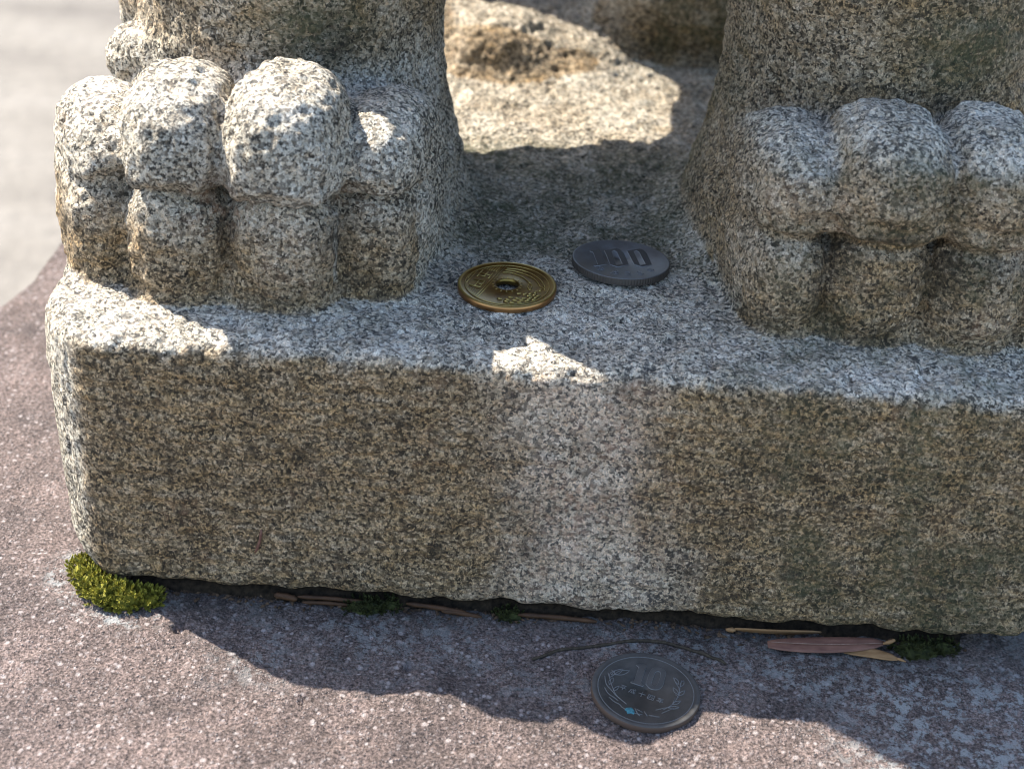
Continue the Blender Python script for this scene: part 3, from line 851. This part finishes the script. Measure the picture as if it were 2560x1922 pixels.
for g_, (x, y) in zip(('hei', 'sei', 'juu', 'shi', 'nen'), ((-4.8, 0.0), (-2.8, -0.8), (-0.9, -1.5), (1.0, -2.2), (2.9, -2.9))):
    relief('kanji', place(GLYPH[g_], x, y, 1.5, 1.55, -0.36), 0.24, 0.11, z0, M_BRONZE, c)
def leaf_strokes(cx, cy, ang, ln):
    out = []
    for s in (-1, 1):
        out.append(smooth_line([(cx, cy), (cx + 0.5 * ln * math.cos(ang + s * 0.35), cy + 0.5 * ln * math.sin(ang + s * 0.35)), (cx + ln * math.cos(ang), cy + ln * math.sin(ang))], 3))
    return out
left = [smooth_line([(-8.6, 3.2), (-8.3, 0.6), (-7.3, -1.0), (-6.3, -2.6), (-5.2, -3.8), (-4.2, -4.9)]), smooth_line([(-7.9, 4.3), (-7.4, 1.7), (-7.0, -0.2), (-6.3, -2.4), (-5.0, -4.0)]),
        smooth_line([(-8.7, -0.4), (-8.0, -2.1), (-6.9, -3.1), (-5.9, -4.1)]), smooth_line([(-7.8, -3.2), (-6.8, -4.4), (-5.6, -5.2), (-5.3, -5.8)]), [(-7.1, 5.2), (-6.3, 3.9)]]
for a in ((-7.6, 2.8, 1.1, 2.6), (-7.2, 3.6, 0.7, 3.4), (-6.6, 3.8, 0.45, 3.8), (-7.7, 0.6, 1.2, 2.4), (-6.9, -1.2, 0.9, 2.0)): left += leaf_strokes(*a)
relief('wreath_sprig', left, 0.22, 0.11, z0, M_BRONZE, c)
right = [smooth_line([(6.0, 4.5), (6.4, 3.0), (7.0, 1.4), (7.1, -0.1)]), smooth_line([(7.8, 3.8), (7.3, 1.7), (6.6, -1.5), (5.2, -4.0), (3.4, -5.6)]), [(6.2, -0.7), (6.9, -1.6)], [(5.4, -3.8), (6.1, -1.6)],
         [(1.8, -5.9), (4.9, -4.5)], [(3.0, -6.7), (5.6, -4.9)]]
for a in ((7.0, 2.4, 1.9, 2.2), (7.4, 1.8, 1.2, 2.2), (6.8, -0.8, 2.0, 2.4), (6.9, -1.0, 0.9, 2.2), (5.4, -3.8, 0.6, 2.2), (4.4, -4.9, 0.15, 2.4)): right += leaf_strokes(*a)
relief('wreath_sprig', right, 0.22, 0.10, z0, M_BRONZE, c)
bow = [smooth_line([(-2.5, -5.9), (-2.0, -7.4), (-1.5, -8.0)]), [(-0.6, -6.6), (0.0, -7.9)], [(-2.2, -6.1), (-1.0, -6.9)], [(0.3, -7.6), (2.5, -7.9)], [(-5.3, -5.8), (-3.6, -7.2), (-1.0, -7.6)]]
relief('ribbon_bow', bow, 0.28, 0.12, z0, M_BRONZE, c)
patch = [(-3.5 + (x + 3.5) * 0.78, -6.8 + (y + 6.8) * 0.78) for x, y in smooth_line([(-4.5, -5.8), (-3.1, -5.6), (-2.7, -6.2), (-2.4, -6.9), (-2.6, -7.9), (-3.4, -7.6), (-4.2, -7.9), (-4.4, -7.0), (-4.9, -6.6), (-4.5, -5.8)], 2)[:-1]]
pv = [(-3.5, -6.8, z0 + 0.16)] + [(x, y, z0 + 0.10) for x, y in patch] + [(x * 1.0 + (x + 3.5) * 0.08, y + (y + 6.8) * 0.08, z0 - 0.03) for x, y in patch]
k = len(patch)
pf = [(0, 1 + i, 1 + (i + 1) % k) for i in range(k)] + [(1 + i, 1 + k + i, 1 + k + (i + 1) % k, 1 + (i + 1) % k) for i in range(k)]
vp = mesh_obj('verdigris_patch', pv, pf, M_VERD, c); vp['label'] = 'blue-green verdigris spot'

# ------------------------------------------------------------------ moss, dead leaves, twigs
M_MOSS = plain('yellow_green_moss', (0.075, 0.082, 0.012), (0.31, 0.28, 0.035), 0.9, 0.75, 0.25)
M_MOSSD = plain('dark_green_moss', (0.012, 0.015, 0.005), (0.05, 0.055, 0.014), 0.9, 0.8, 0.2)
M_LEAF = plain('dry_brown_leaf', (0.125, 0.055, 0.038), (0.215, 0.105, 0.072), 0.8, 0.6, 0.35, 0.0001, (4, 1, 1))
M_LEAFT = plain('dry_tan_leaf', (0.20, 0.105, 0.042), (0.32, 0.185, 0.085), 0.9, 0.65, 0.3, 0.0001, (4, 1, 1))
M_LEAFM = plain('pale_midrib', (0.15, 0.085, 0.066), (0.30, 0.20, 0.15), 0.9, 0.6)
M_TWIG = plain('dark_twig', (0.028, 0.022, 0.016), (0.085, 0.066, 0.045), 1.0, 0.85, 0.2)
M_NEEDLE = plain('brown_needle', (0.035, 0.018, 0.009), (0.11, 0.052, 0.022), 0.7, 0.7, 0.3, 0.0001, (5, 5, 1))

def moss(name, blobs, n, size, mat, label, group, soil):
    """cushion of small pointed leaflets over lumps (x, y, z, rx, ry, rz)"""
    o_ = np.array([b[:3] for b in blobs], dtype=float)
    V = []; F = []
    # lumpy soil core of the cushion
    for b in blobs:
        st = len(V); nu, nv = 14, 7
        for j in range(nv + 1):
            th = math.pi * j / nv
            for i in range(nu):
                ph = 2 * math.pi * i / nu
                k = 0.86 + 0.08 * math.sin(5 * ph + 3 * th)
                V.append((b[0] + k * b[3] * math.sin(th) * math.cos(ph), b[1] + k * b[4] * math.sin(th) * math.sin(ph), b[2] + k * b[5] * math.cos(th)))
        for j in range(nv):
            for i in range(nu):
                F.append((st + j * nu + i, st + (j + 1) * nu + i, st + (j + 1) * nu + (i + 1) % nu, st + j * nu + (i + 1) % nu))
    wts = np.array([b[3] * b[4] for b in blobs]); wts = wts / wts.sum()
    for _ in range(n):                                  # leafy shoots with star-shaped tips
        b = blobs[rng.choice(len(blobs), p=wts)]
        d = rng.normal(size=3); d[2] = abs(d[2]) * 0.9 + 0.02; d /= np.linalg.norm(d)
        p = np.array(b[:3]) + d * np.array(b[3:]) * 0.84
        up = d * 0.9 + np.array([0, 0, 0.35]) + rng.normal(size=3) * 0.22; up /= np.linalg.norm(up)
        L = size * rng.uniform(0.7, 1.5)
        a0 = np.cross(up, np.array([0.3, 0.8, 0.1])); a0 /= np.linalg.norm(a0); a1 = np.cross(up, a0)
        for q in range(11):
            an = q * 2.4 + rng.uniform(-0.3, 0.3); lvl = 0.35 + 0.65 * q / 10
            s = a0 * math.cos(an) + a1 * math.sin(an)
            t = up * (0.35 + 0.7 * lvl) + s * (1.05 - 0.55 * lvl); t /= np.linalg.norm(t)
            w = np.cross(t, up); w /= np.linalg.norm(w) + 1e-9
            ln = size * 0.62 * rng.uniform(0.8, 1.15); wd = ln * 0.30; r0 = p + up * L * lvl
            k = len(V)
            V += [tuple(r0), tuple(r0 + t * ln * 0.5 + w * wd), tuple(r0 + t * ln + up * ln * 0.12), tuple(r0 + t * ln * 0.5 - w * wd)]
            F += [(k, k + 1, k + 2, k + 3)]
    V = np.array(V); base = np.array([o_[:, 0].mean(), o_[:, 1].mean(), 0.0])
    o = mesh_obj(name, V - base, F, mat, None, False)
    o.location = base * MM
    tag(o, label, 'moss', group)
    return o
moss('moss_cushion', [(-91.0, 5.0, -0.6, 2.8, 3.4, 3.2), (-87.5, 0.2, -0.5, 3.8, 3.8, 3.9), (-83.5, -3.2, -0.5, 4.2, 4.0, 3.9), (-79.0, -4.2, -0.5, 4.2, 3.8, 3.6), (-75.0, -3.2, -0.7, 3.6, 3.0, 2.8)],
     620, 1.25, M_MOSS, 'bright yellow-green moss cushion at the sunlit corner of the block', 'moss along the foot of the block', None)
moss('moss_cushion', [(-26.5, -0.8, -0.8, 5.2, 2.6, 2.4), (-21.5, 0.4, -0.8, 3.8, 2.2, 2.0)], 110, 1.0, M_MOSSD,
     'dark green moss tuft in the shaded joint under the middle of the block', 'moss along the foot of the block', None)
moss('moss_cushion', [(5.5, 0.2, -0.8, 3.6, 2.0, 1.9)], 45, 0.9, M_MOSSD,
     'tiny brownish moss tuft in the joint between two dead needles', 'moss along the foot of the block', None)
moss('moss_cushion', [(96.0, -2.2, -0.8, 5.6, 3.4, 2.6), (101.5, -0.8, -0.8, 4.4, 2.4, 2.2)], 130, 1.0, M_MOSSD,
     'dark green moss tuft beside the stalk of the brown leaf', 'moss along the foot of the block', None)

def leaf(name, spine, width, mat, label, thick=0.22, cup=0.12, parent=None, group=None, tilt=0.0):
    """narrow blade along a 3-D spine, with midrib, thickness and curled rim"""
    S = [Vector(p) for p in spine]; n = len(S)
    V = []; F = []
    for i, p in enumerate(S):
        t = (S[min(i + 1, n - 1)] - S[max(i - 1, 0)]).normalized()
        s = t.cross(Vector((0, math.sin(tilt), math.cos(tilt)))).normalized(); up = s.cross(t)
        w = width * math.sin(math.pi * min(max((i + 0.35) / (n - 0.6), 0), 1)) ** 0.36
        for sgn, hz in ((-1, cup), (-0.5, 0.02), (0, 0.10), (0.5, 0.02), (1, cup)):
            V.append(p + s * (sgn * w * 0.5) + up * (hz * w * 0.5 + thick * 0.5))
        for sgn, hz in ((1, cup), (0.5, 0.0), (0, 0.0), (-0.5, 0.0), (-1, cup)):
            V.append(p + s * (sgn * w * 0.49) + up * (hz * w * 0.5 - thick * 0.5))
    for i in range(n - 1):
        for j in range(10):
            a = i * 10 + j; b = i * 10 + (j + 1) % 10
            F.append((a, b, b + 10, a + 10))
    F.append(tuple(range(10))[::-1]); F.append(tuple((n - 1) * 10 + j for j in range(10)))
    base = sum(S, Vector()) / n
    o = mesh_obj(name, [tuple(v - base) for v in V], F, mat, parent)
    o.location = base * MM
    if label: tag(o, label, 'leaf', group)
    return o

def tube(name, pts, rad, mat, label, cat, group=None, parent=None, sides=6):
    P = [Vector(p) for p in pts]; n = len(P); V = []; F = []
    base = sum(P, Vector()) / n if parent is None else Vector((0, 0, 0))
    for i, p in enumerate(P):
        t = (P[min(i + 1, n - 1)] - P[max(i - 1, 0)]).normalized()
        s = t.cross(Vector((0.1, 0.2, 1))).normalized(); u = s.cross(t)
        r = rad * (1.0 if 0 < i < n - 1 else 0.45) * (1 + 0.12 * math.sin(i * 2.1))
        for k in range(sides):
            a = 2 * math.pi * k / sides
            V.append(tuple(p - base + s * (r * math.cos(a)) + u * (r * math.sin(a))))
    for i in range(n - 1):
        for k in range(sides):
            a = i * sides + k; b = i * sides + (k + 1) % sides
            F.append((a, b, b + sides, a + sides))
    F.append(tuple(range(sides))[::-1]); F.append(tuple((n - 1) * sides + j for j in range(sides)))
    o = mesh_obj(name, V, F, mat, parent)
    if parent is None: o.location = base * MM
    if label: tag(o, label, cat, group)
    return o

def lerp(a, b, n, bend=(0, 0, 0)):
    a, b, bend = Vector(a), Vector(b), Vector(bend)
    return [tuple(a.lerp(b, i / (n - 1)) + bend * math.sin(math.pi * i / (n - 1))) for i in range(n)]

GL = 'dead leaves at the foot of the block'
lf = leaf('dead_leaf', lerp((62.6, -5.2, 0.9), (88.6, -2.6, 1.5), 12, (0, -0.9, 0.2)), 4.0, M_LEAF, 'broad brown dead leaf with a pale midrib lying beside the joint', tilt=-0.30, group=GL)
tube('leaf_stalk', [tuple(Vector(p) - Vector((0, 0, 0))) for p in lerp((12.6, 1.3, 0.4), (15.0, 2.4, 0.9), 5, (0.9, 0.0, 0.2))], 0.45, M_LEAFT, None, None, parent=lf)
tube('midrib', lerp((-12.4, -0.7, 0.35), (12.8, 1.4, 0.55), 12, (0, -0.9, 0.25)), 0.11, M_LEAFM, None, None, parent=lf)
l2 = leaf('dead_leaf', lerp((79.5, -4.9, 0.35), (91.0, -6.9, 0.7), 9, (0, 0.2, 0.3)), 2.6, M_LEAFT, 'small tan dead leaf half hidden under the broad brown leaf', tilt=-0.2, group=GL)
tube('leaf_stalk', lerp((5.4, -0.9, 0.2), (7.4, -1.7, 0.0), 4), 0.3, M_LEAFT, None, None, parent=l2)
l3 = leaf('dead_leaf', lerp((55.6, -1.0, 1.1), (75.0, -0.2, 1.3), 11, (0, 0.0, -0.5)), 2.6, M_LEAFT, 'slim tan dead leaf standing on edge in the dark joint', tilt=1.0, group=GL)
tube('leaf_stalk', lerp((-9.4, -0.5, 0.1), (-11.6, -0.6, 0.1), 4), 0.55, M_LEAFT, None, None, parent=l3)
tube('curved_twig', [(x, y, float(plinth_h(np.array([[x, y, 0]], dtype=np.float32))[0]) + 0.3) for x, y in
     smooth_line([(11.0, -14.5), (16.0, -11.7), (26.0, -8.3), (36.2, -6.4), (44.3, -7.4), (53.1, -11.5)], 5)], 0.36, M_TWIG,
     'thin dark arched twig behind the blackened bronze coin', 'twig')
GN = 'dead needles in the joint under the block'
for a, b, r, lab in (((-47.0, 0.4, 0.6), (-41.8, -0.5, 0.5), 0.75, 'short thick rusty needle stub in the joint'),
                     ((-41.7, 0.0, 0.9), (-26.3, 0.1, 0.6), 0.5, 'dead needle running behind the dark moss tuft'),
                     ((-40.5, -1.0, 0.2), (-30.0, -0.9, 0.2), 0.42, 'dead needle lying before the needle that touches the moss tuft'),
                     ((-17.5, 0.4, 0.8), (-3.4, -1.1, 0.4), 0.55, 'dead needle between the dark moss tuft and the tiny brownish one'),
                     ((-9.5, -0.9, 0.4), (-0.5, -1.7, 0.1), 0.5, 'short dead needle just before the tiny brownish moss tuft'),
                     ((7.5, -0.4, 0.5), (25.1, -0.7, 0.3), 0.55, 'long dead needle pointing from the tiny moss tuft towards the slim leaf')):
    tube('dead_needle', lerp(a, b, 8, (0, 0.1, 0.15)), r, M_NEEDLE, lab, 'needle', GN)
tube('pine_needle', lerp((-49.3, -0.55, 19.0), (-50.8, -0.55, 12.6), 6, (0.3, -0.1, 0)), 0.34, M_LEAF, 'tiny reddish needle stuck to the front face of the block', 'needle')

# dark soil and rotted needles packed into the joint below the block
M_SOIL = plain('dark_joint_soil', (0.010, 0.008, 0.006), (0.040, 0.028, 0.018), 0.8, 0.95, 0.1, 0.0006)
xs = np.arange(-79, 107, 0.8); prof = [(13.0, -1.6), (13.0, 1.6), (8.0, 2.6), (4.2, 2.3), (2.2, 1.2), (1.0, -0.2), (0.2, -1.6)]
SV = []
for x in xs:
    for yy, zz in prof:
        SV.append((x, yy, zz))
SV = np.array(SV, dtype=np.float32)
SV[:, 1] += 0.9 * fbm(SV, 5, 300, 3) * (SV[:, 1] < 7); SV[:, 2] += 0.5 * fbm(SV, 2.4, 310, 3)
m_ = len(prof)
SF = [(i * m_ + j, i * m_ + j + 1, (i + 1) * m_ + j + 1, (i + 1) * m_ + j) for i in range(len(xs) - 1) for j in range(m_ - 1)]
tag(mesh_obj('joint_soil', SV, SF, M_SOIL), 'dark crumbly soil packed into the joint under the block', 'soil', kind='stuff')

# crumbs of bark and grit caught along the joint
LV = []; LF = []
for _ in range(420):
    cx = random.uniform(-76, 108); cy = -abs(random.gauss(0, 1.6)) + 1.2; r = random.uniform(0.18, 0.55)
    cz = float(plinth_h(np.array([[cx, cy, 0]], dtype=np.float32))[0]) + r * 0.4
    k = len(LV); a = random.uniform(0, 6.28); el = random.uniform(0.8, 2.6)
    for dx, dy, dz in ((el, 0, 0), (-el, 0, 0), (0, 1, 0), (0, -1, 0), (0, 0, 0.8), (0, 0, -0.8)):
        LV.append((cx + r * (dx * math.cos(a) - dy * math.sin(a)), cy + r * (dx * math.sin(a) + dy * math.cos(a)), cz + r * dz))
    for i, j in ((0, 2), (2, 1), (1, 3), (3, 0)):
        LF += [(k + i, k + j, k + 4), (k + j, k + i, k + 5)]
M_CRUMB = plain('bark_crumbs', (0.018, 0.012, 0.008), (0.12, 0.075, 0.045), 0.35, 0.9, 0.2)
tag(mesh_obj('joint_litter', LV, LF, M_CRUMB, None, False), 'small brown bark crumbs scattered along the joint of the block', 'litter', kind='stuff')
